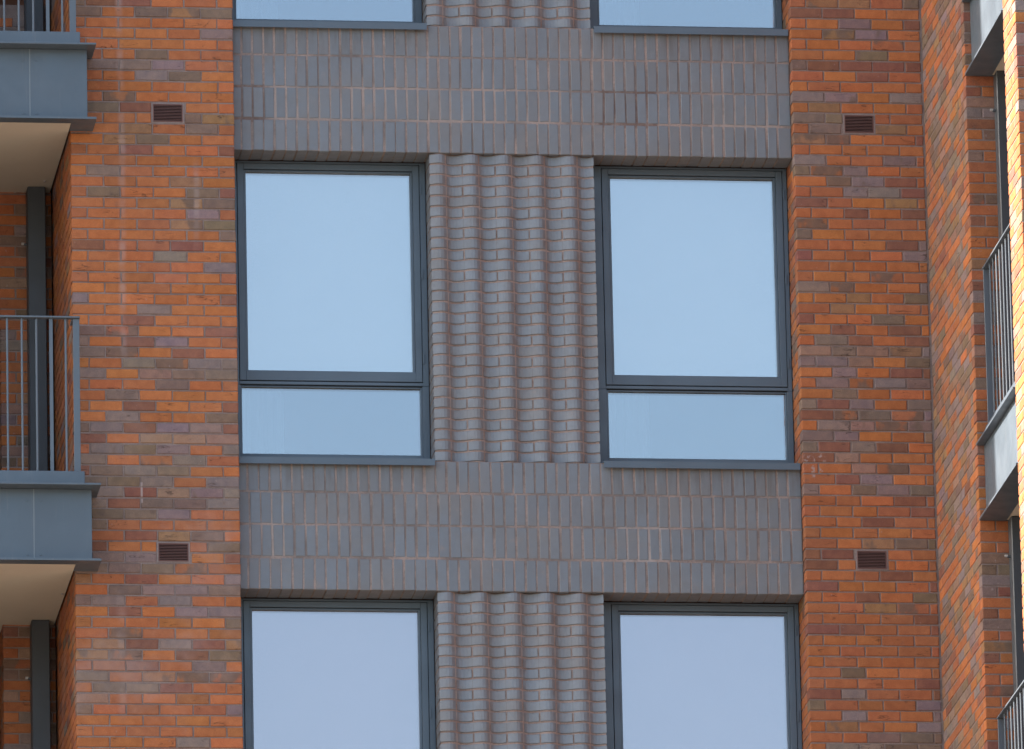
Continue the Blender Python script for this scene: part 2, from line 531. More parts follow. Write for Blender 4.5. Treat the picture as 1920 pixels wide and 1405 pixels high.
def pier(label, x0, x1, table, rows_fn, vent, hidden, seed):
    rnd = random.Random(seed)
    t = thing("brick_pier", label, "wall", ((x0 + x1) / 2, 0, ZLO), "red brick piers of the facade")
    ox, oz = (x0 + x1) / 2, ZLO
    mb = MB()
    slab_with_holes(mb, x0 + 0.004, x1 + (0.0035 if x0 > 0 else -0.004), 0.0062, 0.10, ZLO, ZHI + 0.15, vent_holes[vent])
    part("mortar", mb, M['mortar'], t, loc=(-ox, 0, -oz))
    lst = []
    for r in range(R0, R1 + 1):
        lens = rows_fn(r)
        codes = table.get(r)
        x = x0
        for i, L in enumerate(lens):
            c = codes[i] if codes and i < len(codes) else rand_code(rnd, 0.22)
            a, bb = x, x + L - 0.0095
            x += L
            if bb - a < 0.02:
                continue
            pieces = [(a, bb)]
            for (hx0, hx1, hz0, hz1) in vent_holes[vent]:
                if hz0 < course_z(r) < hz1:
                    pieces = [p for (p0, p1) in pieces for p in ((p0, min(p1, hx0 - 0.002)), (max(p0, hx1 + 0.002), p1)) if p[1] - p[0] > 0.022]
            for (p0, p1) in pieces:
                lst.append((r, p0, min(p1, x1), c))

    def score(e):
        r, p0, p1, c = e
        z = course_z(r)
        vis = 1.0 if 18.62 < z < 23.84 else 0.0
        if hidden(p0, p1, z):
            vis *= 0.2
        return vis * (p1 - p0)
    lst.sort(key=score, reverse=True)
    many = MB()
    for k, (r, p0, p1, c) in enumerate(lst):
        col = tint(c, rnd)
        z = course_z(r) + rnd.uniform(-0.0012, 0.0012)
        corner = p0 < x0 + 0.02 and p1 - p0 < 0.13
        D = 0.098
        if k < 300:
            me = brick_mesh(p1 - p0, BH, D, M['brick'], 'pier')
            link("brick", me, t, ((p0 + p1) / 2 - ox, rnd.uniform(-0.0012, 0.0012), z - oz), col)
        else:
            v, f = brick_geo(p1 - p0, BH, D, rnd)
            dy = rnd.uniform(-0.001, 0.001)
            many.add([(a + (p0 + p1) / 2 - ox, y + dy, q + z - oz) for a, y, q in v], f, col)
    o = part("cut_bricks", many, M['brick_many'], t)
    o["kind"] = "stuff"
    return t


def rows_left(r):
    return [0.2246] * 5 if r % 2 else [0.113] + [0.2246] * 4 + [0.1125]


def rows_right(r):
    if r >= -1:
        return [0.113] + [0.2255] * 3 + [0.1155] if r % 2 else [0.2255] * 4
    if r % 2:
        return [0.1130, 0.2262, 0.1700, 0.2262, 0.1695]
    return [0.2262, 0.1700, 0.2262, 0.2262, 0.0565]


def hid_left(p0, p1, z):
    return p1 < -2.9 and (22.9 < z < 23.5 or 19.83 < z < 20.45) or (p0 + p1) / 2 < -2.97


XL0, XL1 = -3.042, -1.927
XR0, XR1 = 1.914, 2.822
pierL = pier("mixed orange and grey brick pier left of the windows, beside the balconies", XL0, XL1, LEFT, rows_left, 'L', hid_left, 11)
pierR = pier("mixed orange and grey brick pier right of the windows, beside the projecting wing", XR0, XR1, RIGHT, rows_right, 'R', lambda a, b_, z: False, 12)


def side_bricks(mb, plane_x, y_front, y_back, sgn, seed, grey, first_d=0.1, xoff=0.0, origin=(0, 0, 0), greyz=None):
    """bricks of a face that looks to -x (sgn -1); built from the face inwards along +x"""
    rnd = random.Random(seed)
    for r in range(R0, R1 + 1):
        z = course_z(r)
        y = y_front + (0.004 if r % 2 else 0.004)
        first = 0.1125 if r % 2 == 0 else 0.225
        Ls = [first]
        while y + sum(Ls) < y_back - 0.02:
            Ls.append(0.225)
        for L in Ls:
            a, b_ = y, min(y + L - 0.0095, y_back - 0.001)
            y += L
            if b_ - a < 0.02:
                continue
            gq = grey if greyz is None else greyz(z, (a + b_) / 2)
            col = tint(rand_code(rnd, gq), rnd)
            v, f = brick_geo(b_ - a, BH, 0.095, rnd)
            # local (x, y, z) of the brick -> world (plane_x + y, centre - x, z)
            mb.add([(plane_x + q - origin[0], (a + b_) / 2 - p - origin[1], zz + z - origin[2]) for p, q, zz in v], f, col)


# left pier: side that closes the balcony recess; right pier: return beside the windows
lm = MB()
side_bricks(lm, XL0 + 0.0005, 0.108, 1.50, -1, 21, 0.2, origin=((XL0 + XL1) / 2, 0, ZLO))
o = part("side_bricks", lm, M['brick_many'], pierL); o["kind"] = "stuff"
mb = MB()
mb.box(XL0 + 0.0050, XL0 + 0.09, 0.1005, 1.62, ZLO, ZHI + 0.15)
part("side_mortar", mb, M['mortar'], pierL, loc=(-(XL0 + XL1) / 2, 0, -ZLO))
lm = MB()
side_bricks(lm, XR0 + 0.0005, 0.106, 0.42, -1, 22, 0.25, origin=((XR0 + XR1) / 2, 0, ZLO))
o = part("side_bricks", lm, M['brick_many'], pierR); o["kind"] = "stuff"
mb = MB()
mb.box(XR0 + 0.0050, XR0 + 0.09, 0.1005, 0.44, ZLO, ZHI + 0.15)
part("side_mortar", mb, M['mortar'], pierR, loc=(-(XR0 + XR1) / 2, 0, -ZLO))

# ------------------------------------------------------------------ air vents
def make_vent(label, k, s):
    x0, x1 = VENT[k]
    zc = BED - s * STOREY
    t = thing("air_vent", label, "air vent", ((x0 + x1) / 2, 0.0, zc), "brown slatted air vents in the brick piers")
    w, h = (x1 - x0) / 2, 0.0625
    fr = MB()
    fr.box(-w, w, -0.0015, 0.03, h - 0.005, h).box(-w, w, -0.0015, 0.03, -h, -h + 0.004)
    fr.box(-w, -w + 0.005, -0.0015, 0.03, -h + 0.004, h - 0.005).box(w - 0.005, w, -0.0015, 0.03, -h + 0.004, h - 0.005)
    part("rim", fr, M['vent'], t)
    sl_ = MB()
    nsl = 11
    for i in range(nsl):
        z = -h + 0.0095 + i * (2 * h - 0.019) / (nsl - 1)
        sl_.add([(-w + 0.005, 0.0, z - 0.0032), (w - 0.005, 0.0, z - 0.0032), (w - 0.005, 0.014, z + 0.003), (-w + 0.005, 0.014, z + 0.003),
                 (-w + 0.005, 0.0, z - 0.0004), (w - 0.005, 0.0, z - 0.0004), (w - 0.005, 0.014, z + 0.0055), (-w + 0.005, 0.014, z + 0.0055)],
                [(0, 1, 5, 4), (4, 5, 6, 7), (3, 2, 1, 0)])
    o = part("slats", sl_, M['vent'], t); o["kind"] = "stuff"
    part("duct", MB().box(-w + 0.004, w - 0.004, 0.031, 0.09, -h + 0.003, h - 0.004), M['vent_dark'], t)
    su = MB()                                            # mortar it is bedded in
    hx, hz = w + 0.011, CO - 0.004
    su.box(-hx, hx, 0.0030, 0.05, h, hz).box(-hx, hx, 0.0030, 0.05, -hz, -h).box(-hx, -w, 0.0030, 0.05, -h, h).box(w, hx, 0.0030, 0.05, -h, h)
    part("mortar_bed", su, M['mortar_vent'], t)


M['mortar_vent'] = mortar_material("vent_mortar", (0.235, 0.185, 0.17), (0.29, 0.235, 0.215))
make_vent("brown slatted air vent in the left pier, beside the upper balcony", 'L', 0)
make_vent("brown slatted air vent in the left pier, beside the lower balcony", 'L', 1)
make_vent("brown slatted air vent in the right pier, level with the upper grey band", 'R', 0)
make_vent("brown slatted air vent in the right pier, level with the lower grey band", 'R', 1)

# ------------------------------------------------------------------ grey soldier-course bands
BX0, BX1 = -1.925, 1.912
BANDY = 0.10


def blue_tint(rnd, brown=0.2):
    k = rnd.uniform(0.94, 1.06)
    c = (0.152, 0.175, 0.198) if rnd.random() > brown else (0.156, 0.170, 0.186)
    return (c[0] * k, c[1] * k, c[2] * k, 1.0)


def band(label, ztop, seed):
    rnd = random.Random(seed)
    zb = ztop - 0.906
    t = thing("brick_band", label, "wall", (0, BANDY, zb), "grey brick bands between the storeys")
    mb = MB().box(BX0, BX1, 0.0030, 0.24, 0.004, 0.904)
    part("mortar", mb, M['mortar_pink'], t)
    nb = 51
    p = (BX1 - BX0) / nb
    rh = 0.906 / 4
    for row in range(4):
        off = rnd.uniform(-0.012, 0.012)
        drift = 0.0
        for i in range(nb):
            drift = 0.7 * drift + rnd.uniform(-0.0022, 0.0022)
            a = BX0 + i * p + off + drift
            b_ = a + p - rnd.uniform(0.0085, 0.0115)
            a, b_ = max(a, BX0 + 0.001), min(b_, BX1 - 0.001)
            if i == 0:
                a = BX0 + 0.001
            if i == nb - 1:
                b_ = BX1 - 0.001
            L = round((b_ - a) * 500) / 500
            H = rh - 0.0105
            D = 0.243 if row == 0 else 0.095
            dz = 0.004 if row == 0 else 0.0
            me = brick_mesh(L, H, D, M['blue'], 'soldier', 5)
            br = 0.45 if row == 2 else 0.15
            o = link("brick", me, t, ((a + b_) / 2, rnd.uniform(-0.0008, 0.0008), rh * (row + 0.5) - dz + rnd.uniform(-0.0012, 0.0012)), blue_tint(rnd, br))
            o.rotation_euler = (0, rnd.uniform(-0.006, 0.006), 0)
    return t


ZB = 22.810             # underside of the upper band = head of the middle windows
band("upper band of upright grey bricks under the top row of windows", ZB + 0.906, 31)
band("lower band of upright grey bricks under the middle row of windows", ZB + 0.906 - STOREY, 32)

# ------------------------------------------------------------------ ribbed grey panels between the windows
PX0, PX1 = -0.5825, 0.5465
PP = (PX1 - PX0) / 5
AMP = 0.047


def rib_y(x):
    """depth of the wave: crest a quarter of the way along each rib, trough at three quarters"""
    u = (x / PP + 0.70) % 1.0            # 0 at the crest, then a quick fall and a slow rise
    w = 0.5 * u / 0.40 if u < 0.40 else 0.5 + 0.5 * (u - 0.40) / 0.60
    return AMP * 0.5 * (1.0 - math.cos(2 * math.pi * w))


def rib_brick(x0, x1, H, depth, rnd):
    n_ = max(4, int(round((x1 - x0) / PP * 10)))
    v, f = [], []
    hz = H / 2
    tl = rnd.uniform(-0.0012, 0.0012)
    for i in range(n_ + 1):
        x = x0 + (x1 - x0) * i / n_
        y = rib_y(x)
        w = rnd.uniform(-0.0009, 0.0009)
        e = tl * (i / n_ - 0.5)
        v += [(x, y + 0.004, hz + e + w), (x, y, hz - 0.003 + e + w), (x, y, -hz + 0.003 + e + w), (x, y + 0.004, -hz + e + w), (x, depth, hz + e), (x, depth, -hz + e)]
    for i in range(n_):
        a, b_ = i * 6, i * 6 + 6
        f += [(a + 2, b_ + 2, b_ + 1, a + 1), (a + 1, b_ + 1, b_, a), (a + 3, b_ + 3, b_ + 2, a + 2), (a, b_, b_ + 4, a + 4), (a + 5, b_ + 5, b_ + 3, a + 3)]
    for a, fl in ((0, False), (n_ * 6, True)):
        q = (a, a + 4, a + 5, a + 3, a + 2, a + 1)
        f.append(q if not fl else q[::-1])
    return v, f


_rib_cache = {}


def rib_mesh(kind, x0, x1, H, depth, var):
    k = (kind, depth, var)
    if k not in _rib_cache:
        mb = MB()
        v, f = rib_brick(x0, x1, H, depth, random.Random(hash(k) % 7919 + 5))
        mb.add(v, f)
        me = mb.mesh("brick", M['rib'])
        _rib_cache[k] = me
    return _rib_cache[k]


def rib_panel(label, ztop, n_from, n_to, seed):
    """courses counted down from the head of the panel; only those near the picture are laid"""
    rnd = random.Random(seed)
    t = thing("ribbed_panel", label, "wall", (PX0, BANDY + 0.002, ztop), "ribbed grey brick panels between the windows")
    ch = 2.169 / 29
    mb = MB()
    zt, zb = -n_from * ch, -n_to * ch
    nseg = 90
    W = PX1 - PX0

    def rec(x):                          # joints are filled nearly flush on the falls
        return 0.0030 + 0.0050 * min(1.0, abs((x / PP) % 1.0 - 0.5) / 0.16)

    for i in range(nseg):
        xa, xb = 0.003 + (W - 0.006) * i / nseg, 0.003 + (W - 0.006) * (i + 1) / nseg
        ya, yb = rib_y(xa) + rec(xa), rib_y(xb) + rec(xb)
        mb.add([(xa, ya, zb), (xb, yb, zb), (xb, yb, zt), (xa, ya, zt)], [(0, 1, 2, 3)])
    mb.box(0.003, W - 0.003, 0.075, 0.24, zb, zt)
    part("mortar", mb, M['mortar_rib'], t)
    H = ch - 0.0125
    for c in range(n_from, n_to):
        z = -(c + 0.5) * ch
        if c % 2:
            cuts = [(0, 1), (1, 2), (2, 3), (3, 4), (4, 5)]
        else:
            cuts = [(0, .5), (.5, 1.5), (1.5, 2.5), (2.5, 3.5), (3.5, 4.5), (4.5, 5)]
        for (a, b_) in cuts:
            end = a == 0 or b_ == 5
            xa, xb = a * PP + (0.0 if a == 0 else 0.0056), b_ * PP - (0.0 if b_ == 5 else 0.0056)
            base = math.floor(a) * PP
            kind = (round(a - math.floor(a), 1), round(b_ - math.floor(a), 1), a == 0, b_ == 5)
            me = rib_mesh(kind, xa - base, xb - base, H, 0.235 if end else 0.09, rnd.randrange(4))
            o = link("brick", me, t, (base + rnd.uniform(-0.0012, 0.0012), rnd.uniform(-0.002, 0.001), z + rnd.uniform(-0.0010, 0.0010)), tuple(q * 1.18 for q in blue_tint(rnd, 0.15)[:3]) + (1.0,))
            o.rotation_euler = (0, rnd.uniform(-0.004, 0.004), 0)
    return t


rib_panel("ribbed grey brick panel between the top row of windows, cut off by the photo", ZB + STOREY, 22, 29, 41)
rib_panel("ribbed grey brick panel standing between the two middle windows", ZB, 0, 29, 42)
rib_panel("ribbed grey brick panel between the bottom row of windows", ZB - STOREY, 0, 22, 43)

# ------------------------------------------------------------------ windows
GY = 0.378


def make_window(label, xo, xg0, xg1, xl0, xl1, or_):
    """xo..or_ outer frame, xg main glass, xl lower glass; z measured from the storey's head ZB"""
    t = thing("window", label, "window", ((xo + or_) / 2, 0.345, 20.655), "grey framed windows of the facade")
    cx, cy, cz = t.location
    L = (-cx, -cy, -cz)
    Z_T, Z_S0, Z_S1 = 22.806, 21.257, 22.788
    s0, s1 = xg0 - 0.060, xg1 + 0.060        # sash
    q0, q1 = xg0 - 0.016, xg1 + 0.016        # inside of the sash bars
    fr = MB()
    y0, y1 = 0.345, 0.44
    gp = 0.0035
    fr.box(xo, s0 - gp, y0, y1, 21.2275, Z_T)
    fr.box(s1 + gp, or_, y0, y1, 21.2275, Z_T)
    fr.box(s0 - gp, s1 + gp, y0, y1, Z_S1 + gp, Z_T)
    fr.box(xo, xl0 - 0.012, y0, y1, 20.655, 21.2265)
    fr.box(xl1 + 0.012, or_, y0, y1, 20.655, 21.2265)
    fr.box(xl0 - 0.012, xl1 + 0.012, y0, y1, 20.655, 20.742)
    part("frame", fr, M['frame'], t, 0.0015, L)
    tr = MB().box(s0 - gp + 0.001, s1 + gp - 0.001, y0 - 0.001, y1, 21.2295, Z_S0 - 0.006)
    part("transom", tr, M['frame'], t, 0.0015, L)
    gs = MB().box(s0 - 0.006, s1 + 0.006, 0.362, 0.40, 21.222, Z_S0 + 0.003)
    gs.box(s0 - 0.006, s0 + 0.003, 0.362, 0.40, Z_S0 + 0.003, Z_S1 + 0.006).box(s1 - 0.003, s1 + 0.006, 0.362, 0.40, Z_S0 + 0.003, Z_S1 + 0.006)
    gs.box(s0 + 0.003, s1 - 0.003, 0.362, 0.40, Z_S1 - 0.003, Z_S1 + 0.006)
    part("seal", gs, M['gasket'], t, None, L)
    sa = MB()
    ys = 0.341
    sa.box(s0, q0, ys, 0.405, Z_S0, Z_S1).box(q1, s1, ys, 0.405, Z_S0, Z_S1)
    sa.box(q0, q1, ys, 0.405, 22.748, Z_S1).box(q0, q1, ys, 0.405, Z_S0, 21.324)
    so_ = part("sash", sa, M['frame'], t, 0.002, L)
    bd = MB()
    yb = 0.356
    bd.box(q0 + 0.001, xg0, yb, 0.40, 21.324, 22.744).box(xg1, q1 - 0.001, yb, 0.40, 21.324, 22.744)
    bd.box(xg0, xg1, yb, 0.40, 22.731, 22.744).box(xg0, xg1, yb, 0.40, 21.3245, 21.330)
    part("glazing_bead", bd, M['frame'], so_, 0.0012)
    bd = MB()
    bd.box(xl0 - 0.0115, xl0, yb, 0.40, 20.7425, 21.2215).box(xl1, xl1 + 0.0115, yb, 0.40, 20.7425, 21.2215)
    bd.box(xl0, xl1, yb, 0.40, 21.2125, 21.2215)
    part("glazing_bead", bd, M['frame'], t, 0.0012, L)
    part("pane", MB().box(xg0 - 0.004, xg1 + 0.004, GY, GY + 0.024, 21.326, 22.735), M['glass_up'], so_, None)
    part("pane", MB().box(xl0 - 0.004, xl1 + 0.004, GY, GY + 0.024, 20.738, 21.216), M['glass_low'], t, None, L)
    # roller blind drawn down behind the tall sash, curtain edge and board behind the low pane
    part("blind", MB().box(xg0 - 0.03, xg1 + 0.03, 0.452, 0.4535, 21.318, 22.76), M['blind'], t, None, L)
    cu = MB()
    nf = 14
    cx0, cx1 = xl0 - 0.02, xl0 + 0.30
    pts = [(cx0 + (cx1 - cx0) * i / nf, 0.50 + 0.018 * math.sin(i * 1.9)) for i in range(nf + 1)]
    for (a, ya), (b_, yb_) in zip(pts[:-1], pts[1:]):
        cu.add([(a, ya, 20.70), (b_, yb_, 20.70), (b_, yb_, 21.30), (a, ya, 21.30)], [(0, 1, 2, 3)])
    part("curtain", cu, M['curtain'], t, None, L)
    part("window_board", MB().box(xl0 - 0.03, xl1 + 0.03, 0.441, 0.60, 20.70, 20.73), M['room'], t, None, L)
    # pressed metal sill with drip edge
    si = MB()
    sx0, sx1 = xo + 0.002, or_ - 0.004
    yf = 0.062
    zt, zn = 20.662, 20.646
    si.add([(sx0, yf, 20.600), (sx1, yf, 20.600), (sx1, yf, zn), (sx0, yf, zn), (sx1, 0.344, zt), (sx0, 0.344, zt), (sx1, yf + 0.006, 20.600), (sx0, yf + 0.006, 20.600),
            (sx1, yf + 0.006, zn - 0.006), (sx0, yf + 0.006, zn - 0.006), (sx1, 0.344, zt - 0.006), (sx0, 0.344, zt - 0.006)],
           [(0, 1, 2, 3), (3, 2, 4, 5), (7, 6, 1, 0), (9, 8, 6, 7), (11, 10, 8, 9), (1, 6, 8, 2), (2, 8, 10, 4), (0, 3, 9, 7), (3, 5, 11, 9)])
    part("sill", si, M['frame'], t, None, L)
    hg = MB()
    hx = s1 + 0.010
    for z in (22.62, 22.02, 21.42):
        hg.box(hx - 0.006, hx + 0.006, 0.338, 0.346, z - 0.035, z + 0.035)
    part("hinge", hg, M['frame'], t, 0.001, L)
    return t


def settle_panes():
    rnd = random.Random(5)
    for o in bpy.data.objects:
        if o.name.split(".")[0] == "pane":
            ax, az = rnd.uniform(-0.0022, 0.0022), rnd.uniform(-0.0022, 0.0022)
            me = o.data = o.data.copy()
            n_ = len(me.vertices)
            cx = sum(v.co.x for v in me.vertices) / n_
            cz = sum(v.co.z for v in me.vertices) / n_
            for v in me.vertices:
                v.co.y += (v.co.x - cx) * az + (v.co.z - cz) * ax


wl = make_window("left window of the middle row, tall sash over a low fixed pane", -1.922, -1.817, -0.690, -1.864, -0.645, -0.586)
wr = make_window("right window of the middle row, tall sash over a low fixed pane", 0.560, 0.690, 1.817, 0.643, 1.862, 1.910)
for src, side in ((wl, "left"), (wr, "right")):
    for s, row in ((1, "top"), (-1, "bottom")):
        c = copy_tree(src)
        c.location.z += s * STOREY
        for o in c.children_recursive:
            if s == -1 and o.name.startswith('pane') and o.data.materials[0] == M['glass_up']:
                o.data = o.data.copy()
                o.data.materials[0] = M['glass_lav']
        c["label"] = ("%s window of the top row, only its low pane in view" if s == 1 else "%s window of the bottom row, cut off below its tall pane") % side

# ------------------------------------------------------------------ balconies
def tube(mb, f, u, d, z0, z1, r, n_=8):
    ring = [(math.cos(2 * math.pi * i / n_) * r, math.sin(2 * math.pi * i / n_) * r) for i in range(n_)]
    v = [f(u + a, d + b_, z) for z in (z0, z1) for a, b_ in ring]
    fc = [(i, (i + 1) % n_, n_ + (i + 1) % n_, n_ + i) for i in range(n_)]
    mb.add(v, fc + [tuple(range(n_))[::-1], tuple(range(n_, 2 * n_))])


def fbox(mb, f, u0, u1, d0, d1, z0, z1):
    P = [f(u, d, z) for z in (z0, z1) for u, d in ((u0, d0), (u1, d0), (u1, d1), (u0, d1))]
    mb.add(P, [(0, 1, 5, 4), (1, 2, 6, 5), (2, 3, 7, 6), (3, 0, 4, 7), (4, 5, 6, 7), (3, 2, 1, 0)])


def fix_normals(o):
    bm = bmesh.new()
    bm.from_mesh(o.data)
    bmesh.ops.recalc_face_normals(bm, faces=bm.faces)
    bm.to_mesh(o.data)
    bm.free()


def make_balcony(label, base, f, P):
    """u runs along the fascia, d outwards from the wall face, z up from the soffit.
    P: u0,u1 (plate ends), uw0,uw1 (web ends), bay0,bay1 (recess), d_tip_t, d_tip_b, d_web, d_in (back of steel), depth, seams, rail"""
    t = thing("balcony", label, "balcony", base, P['group'])

    def go(name, boxes, mat, bev=0.002, par=None):
        mb = MB()
        for bx in boxes:
            fbox(mb, f, *bx)
        o = part(name, mb, mat, par or t, None)
        fix_normals(o)
        if bev:
            bevelled(o.data, bev)
        return o
    zt = 0.512
    # web panels with the joint between them
    us = [P['uw0']] + P['seams'] + [P['uw1']]
    for a, b_ in zip(us[:-1], us[1:]):
        go("fascia_panel", [(a + 0.0015, b_ - 0.0015, P['d_web'] - 0.012, P['d_web'], 0.0155, zt - 0.0005)], M['steel'], 0.002)
    for s in P['seams']:
        go("joint_strip", [(s - 0.004, s + 0.004, P['d_web'] - 0.016, P['d_web'] + 0.0015, 0.016, zt - 0.001)], M['seam'], None)
        bolts = MB()
        for z in (0.05, zt - 0.09):
            for k in (-0.045, 0.045):
                fbox(bolts, f, s + k - 0.005, s + k + 0.005, P['d_web'], P['d_web'] + 0.004, z, z + 0.010)
        o = part("bolt", bolts, M['steel'], t)
        fix_normals(o)
    go("side_web", [(P['uw0'] + 0.001, P['uw0'] + 0.013, P['d_wall'], P['d_web'] - 0.014, 0.0155, zt - 0.0005), (P['uw1'] - 0.013, P['uw1'] - 0.001, P['d_wall'], P['d_web'] - 0.014, 0.0155, zt - 0.0005)], M['steel'], None)
    go("top_plate", [(P['u0'], P['u1'], P['d_wall'], P['d_tip_t'], zt, zt + 0.014)], M['steel'], 0.002)
    bp = [(P['u0'], P['u1'], P['d_in'], P['d_tip_b'], 0.0, 0.015)]
    if P['d_wall'] < P['d_in'] - 0.02:
        bp += [(P['u0'], P['bay0'] - 0.002, P['d_wall'], P['d_in'] - 0.0005, 0.0, 0.015), (P['bay1'] - 0.010, P['u1'], P['d_wall'], P['d_in'] - 0.0005, 0.0, 0.015)]
    go("bottom_plate", bp, M['steel'], None)
    so_ = go("soffit", [(P['bay0'] + 0.003, P['bay1'] - 0.012, -P['depth'] + 0.003, P['d_in'] - 0.001, 0.003, 0.02)], M['soffit'], None)
    sc_ = MB()
    for (u, d) in P['screws']:
        tube(sc_, f, u, d, -0.006, 0.003, 0.008)
    if P['screws']:
        o = part("screw", sc_, M['screw'], so_)
        fix_normals(o)
    go("deck", [(P['bay0'] + 0.003, P['bay1'] - 0.003, -P['depth'] + 0.003, P['d_web'] - 0.02, 0.021, zt - 0.001)], M['deck'], None)
    kd = P['d_kerb']
    go("kerb", [(P['k0'], P['k1'], kd - 0.06, kd, zt + 0.0145, zt + 0.128)], M['steel'], 0.003)
    # railing
    zr = zt + 0.128
    dr = kd - 0.028
    rail_top = zr + 1.078
    bars = [(P['r0'], P['r1'], dr - 0.025, dr + 0.025, rail_top - 0.012, rail_top)]
    for (e0, e1) in P['returns']:
        bars.append((e0, e1, P['d_wall'] + 0.001, dr - 0.0255, rail_top - 0.0122, rail_top - 0.0002))
    go("handrail", bars, M['rail'], 0.0015)
    for (e0, e1) in P['posts']:
        go("end_post", [(e0, e1, dr - P.get('post_d', 0.006), dr + P.get('post_d', 0.006), zr + 0.0005, rail_top - 0.0125)], M['rail'], 0.0015)
    u = P['b0']
    i = 0
    me0 = None
    while u < P['b1']:
        mb = MB()
        rad = P.get('b_rad', 0.0078)
        if i in P.get('flat', ()):
            fbox(mb, f, u - 0.0115, u + 0.0115, dr - 0.006, dr + 0.006, zr + 0.0005, rail_top - 0.0125)
        else:
            tube(mb, f, u, dr, zr + 0.0005, rail_top - 0.0125, rad, 8)
        o = part("baluster", mb, M['rail'], t)
        fix_normals(o)
        u += P['step']
        i += 1
    return t


ZS = 22.893             # underside of the upper balconies


def left_map(u, d, z):
    return (u, -d, z)


PL = dict(group="slate grey balconies on the left", u0=-5.42, u1=-2.893, uw0=-5.36, uw1=-2.945, bay0=-5.298, bay1=-3.044, d_tip_t=0.345, d_tip_b=0.305, d_web=0.225, d_in=0.19, d_wall=0.004,
          depth=1.74, seams=[-4.15, -3.336], screws=[(-3.115, -1.22)], k0=-5.33, k1=-2.990, d_kerb=0.215, r0=-5.30, r1=-3.012, returns=[(-3.062, -3.012)],
          posts=[(-3.058, -3.014), (-5.29, -5.246)], b0=-3.108 - 21 * 0.0985, b1=-3.10, step=0.0985, flat=(20,))
make_balcony("upper left slate grey balcony, its panel showing a pale vertical joint", (0, 0, ZS), left_map, PL)
PL2 = dict(PL)
PL2['screws'] = [(-3.075, -0.62)]
make_balcony("lower left slate grey balcony with its whole railing in view", (0, 0, ZS - STOREY), left_map, PL2)


def right_map(u, d, z):
    return (2.82 - d, u, z)


PR = dict(group="slate grey balconies of the wing on the right", u0=-3.148, u1=-1.694, uw0=-3.146, uw1=-1.697, bay0=-3.148, bay1=-1.692, d_tip_t=0.010, d_tip_b=0.004, d_web=-0.045, d_in=-0.178, d_wall=-0.30,
          depth=1.47, seams=[], screws=[], k0=-3.14, k1=-1.72, d_kerb=-0.055, r0=-3.14, r1=-1.75, returns=[],
          posts=[(-1.785, -1.770)], post_d=0.021, b_rad=0.0062, b0=-1.80 - 10 * 0.125, b1=-1.83, step=0.125)
make_balcony("upper right balcony on the sunlit wing, only its panel and underside in view", (0, 0, ZS - 0.012), right_map, PR)
make_balcony("middle right balcony on the wing with sunlit panel below its railing", (0, 0, ZS - STOREY - 0.012), right_map, PR)
make_balcony("lower right balcony whose railing enters at the bottom corner", (0, 0, ZS - 2 * STOREY - 0.012), right_map, PR)

# ------------------------------------------------------------------ back of the left balcony recess, doors, pipes
def small_wall(name, label, x0, x1, yf, seed, grey, group, z0=ZLO, z1=ZHI):
    rnd = random.Random(seed)
    t = thing(name, label, "wall", (x0, yf, z0), group)
    part("mortar", MB().box(0.004, x1 - x0, 0.0045, 0.12, 0, z1 - z0 + 0.1), M['mortar'], t)
    cnt = 0
    many = MB()
    for r in range(math.floor((z0 - BED) / CO), math.floor((z1 - BED) / CO) + 1):
        z = course_z(r)
        x = x0
        Ls = [0.225] * 8 if r % 2 else [0.1125] + [0.225] * 8
        for L in Ls:
            a, b_ = x, min(x + L - 0.0095, x1)
            x += L
            if b_ - a < 0.02:
                continue
            col = tint(rand_code(rnd, grey(z)), rnd)
            me = brick_mesh(b_ - a, BH, 0.098, M['brick'], 'pier')
            if cnt < 296:
                link("brick", me, t, ((a + b_) / 2 - x0, rnd.uniform(-0.0012, 0.0012), z - z0), col)
                cnt += 1
    return t


RB = 1.52
rw = small_wall("recess_wall", "shaded brick wall at the back of the left balconies", -3.405, -3.046, RB, 51, lambda z: 0.35, None)
lm = MB()
side_bricks(lm, -3.4045, RB + 0.104, RB + 0.36, -1, 52, 0.1, origin=(-3.405, RB, ZLO))
o = part("side_bricks", lm, M['brick_many'], rw); o["kind"] = "stuff"
part("side_mortar", MB().box(0.005, 0.08, 0.121, 0.40, 0, ZHI - ZLO + 0.1), M['mortar'], rw)


def make_door(label, z0, z1):
    t = thing("balcony_door", label, "door", (-4.3, 1.80, z0), "glazed doors behind the left balconies")
    h = z1 - z0
    fr = MB()
    x0, x1 = -0.995, 0.89
    fr.box(x0, x0 + 0.09, 0, 0.07, 0, h).box(x1 - 0.06, x1, 0, 0.07, 0, h).box(x0 + 0.09, x1 - 0.06, 0, 0.07, h - 0.09, h).box(x0 + 0.09, x1 - 0.06, 0, 0.07, 0, 0.12)
    fr.box(-0.06, 0.06, 0, 0.07, 0.12, h - 0.09)
    part("frame", fr, M['frame'], t, 0.002)
    part("pane", MB().box(x0 + 0.09, -0.06, 0.03, 0.05, 0.12, h - 0.09), M['glass_low'], t)
    part("pane", MB().box(0.06, x1 - 0.06, 0.03, 0.05, 0.12, h - 0.09), M['glass_low'], t)
    part("handle", MB().box(-0.012, 0.012, -0.05, -0.03, 1.0, 1.14).box(-0.010, 0.010, -0.03, 0, 1.02, 1.04), M['screw'], t, 0.002)


for s, lb in ((1, "glazed door edge behind the upper left balcony railing"), (0, "glazed door edge behind the lower left balcony railing"), (-1, "glazed door edge under the lower left balcony")):
    zf = ZS - STOREY + 0.52 + s * STOREY
    make_door(lb, zf, ZS - 0.005 + s * STOREY)


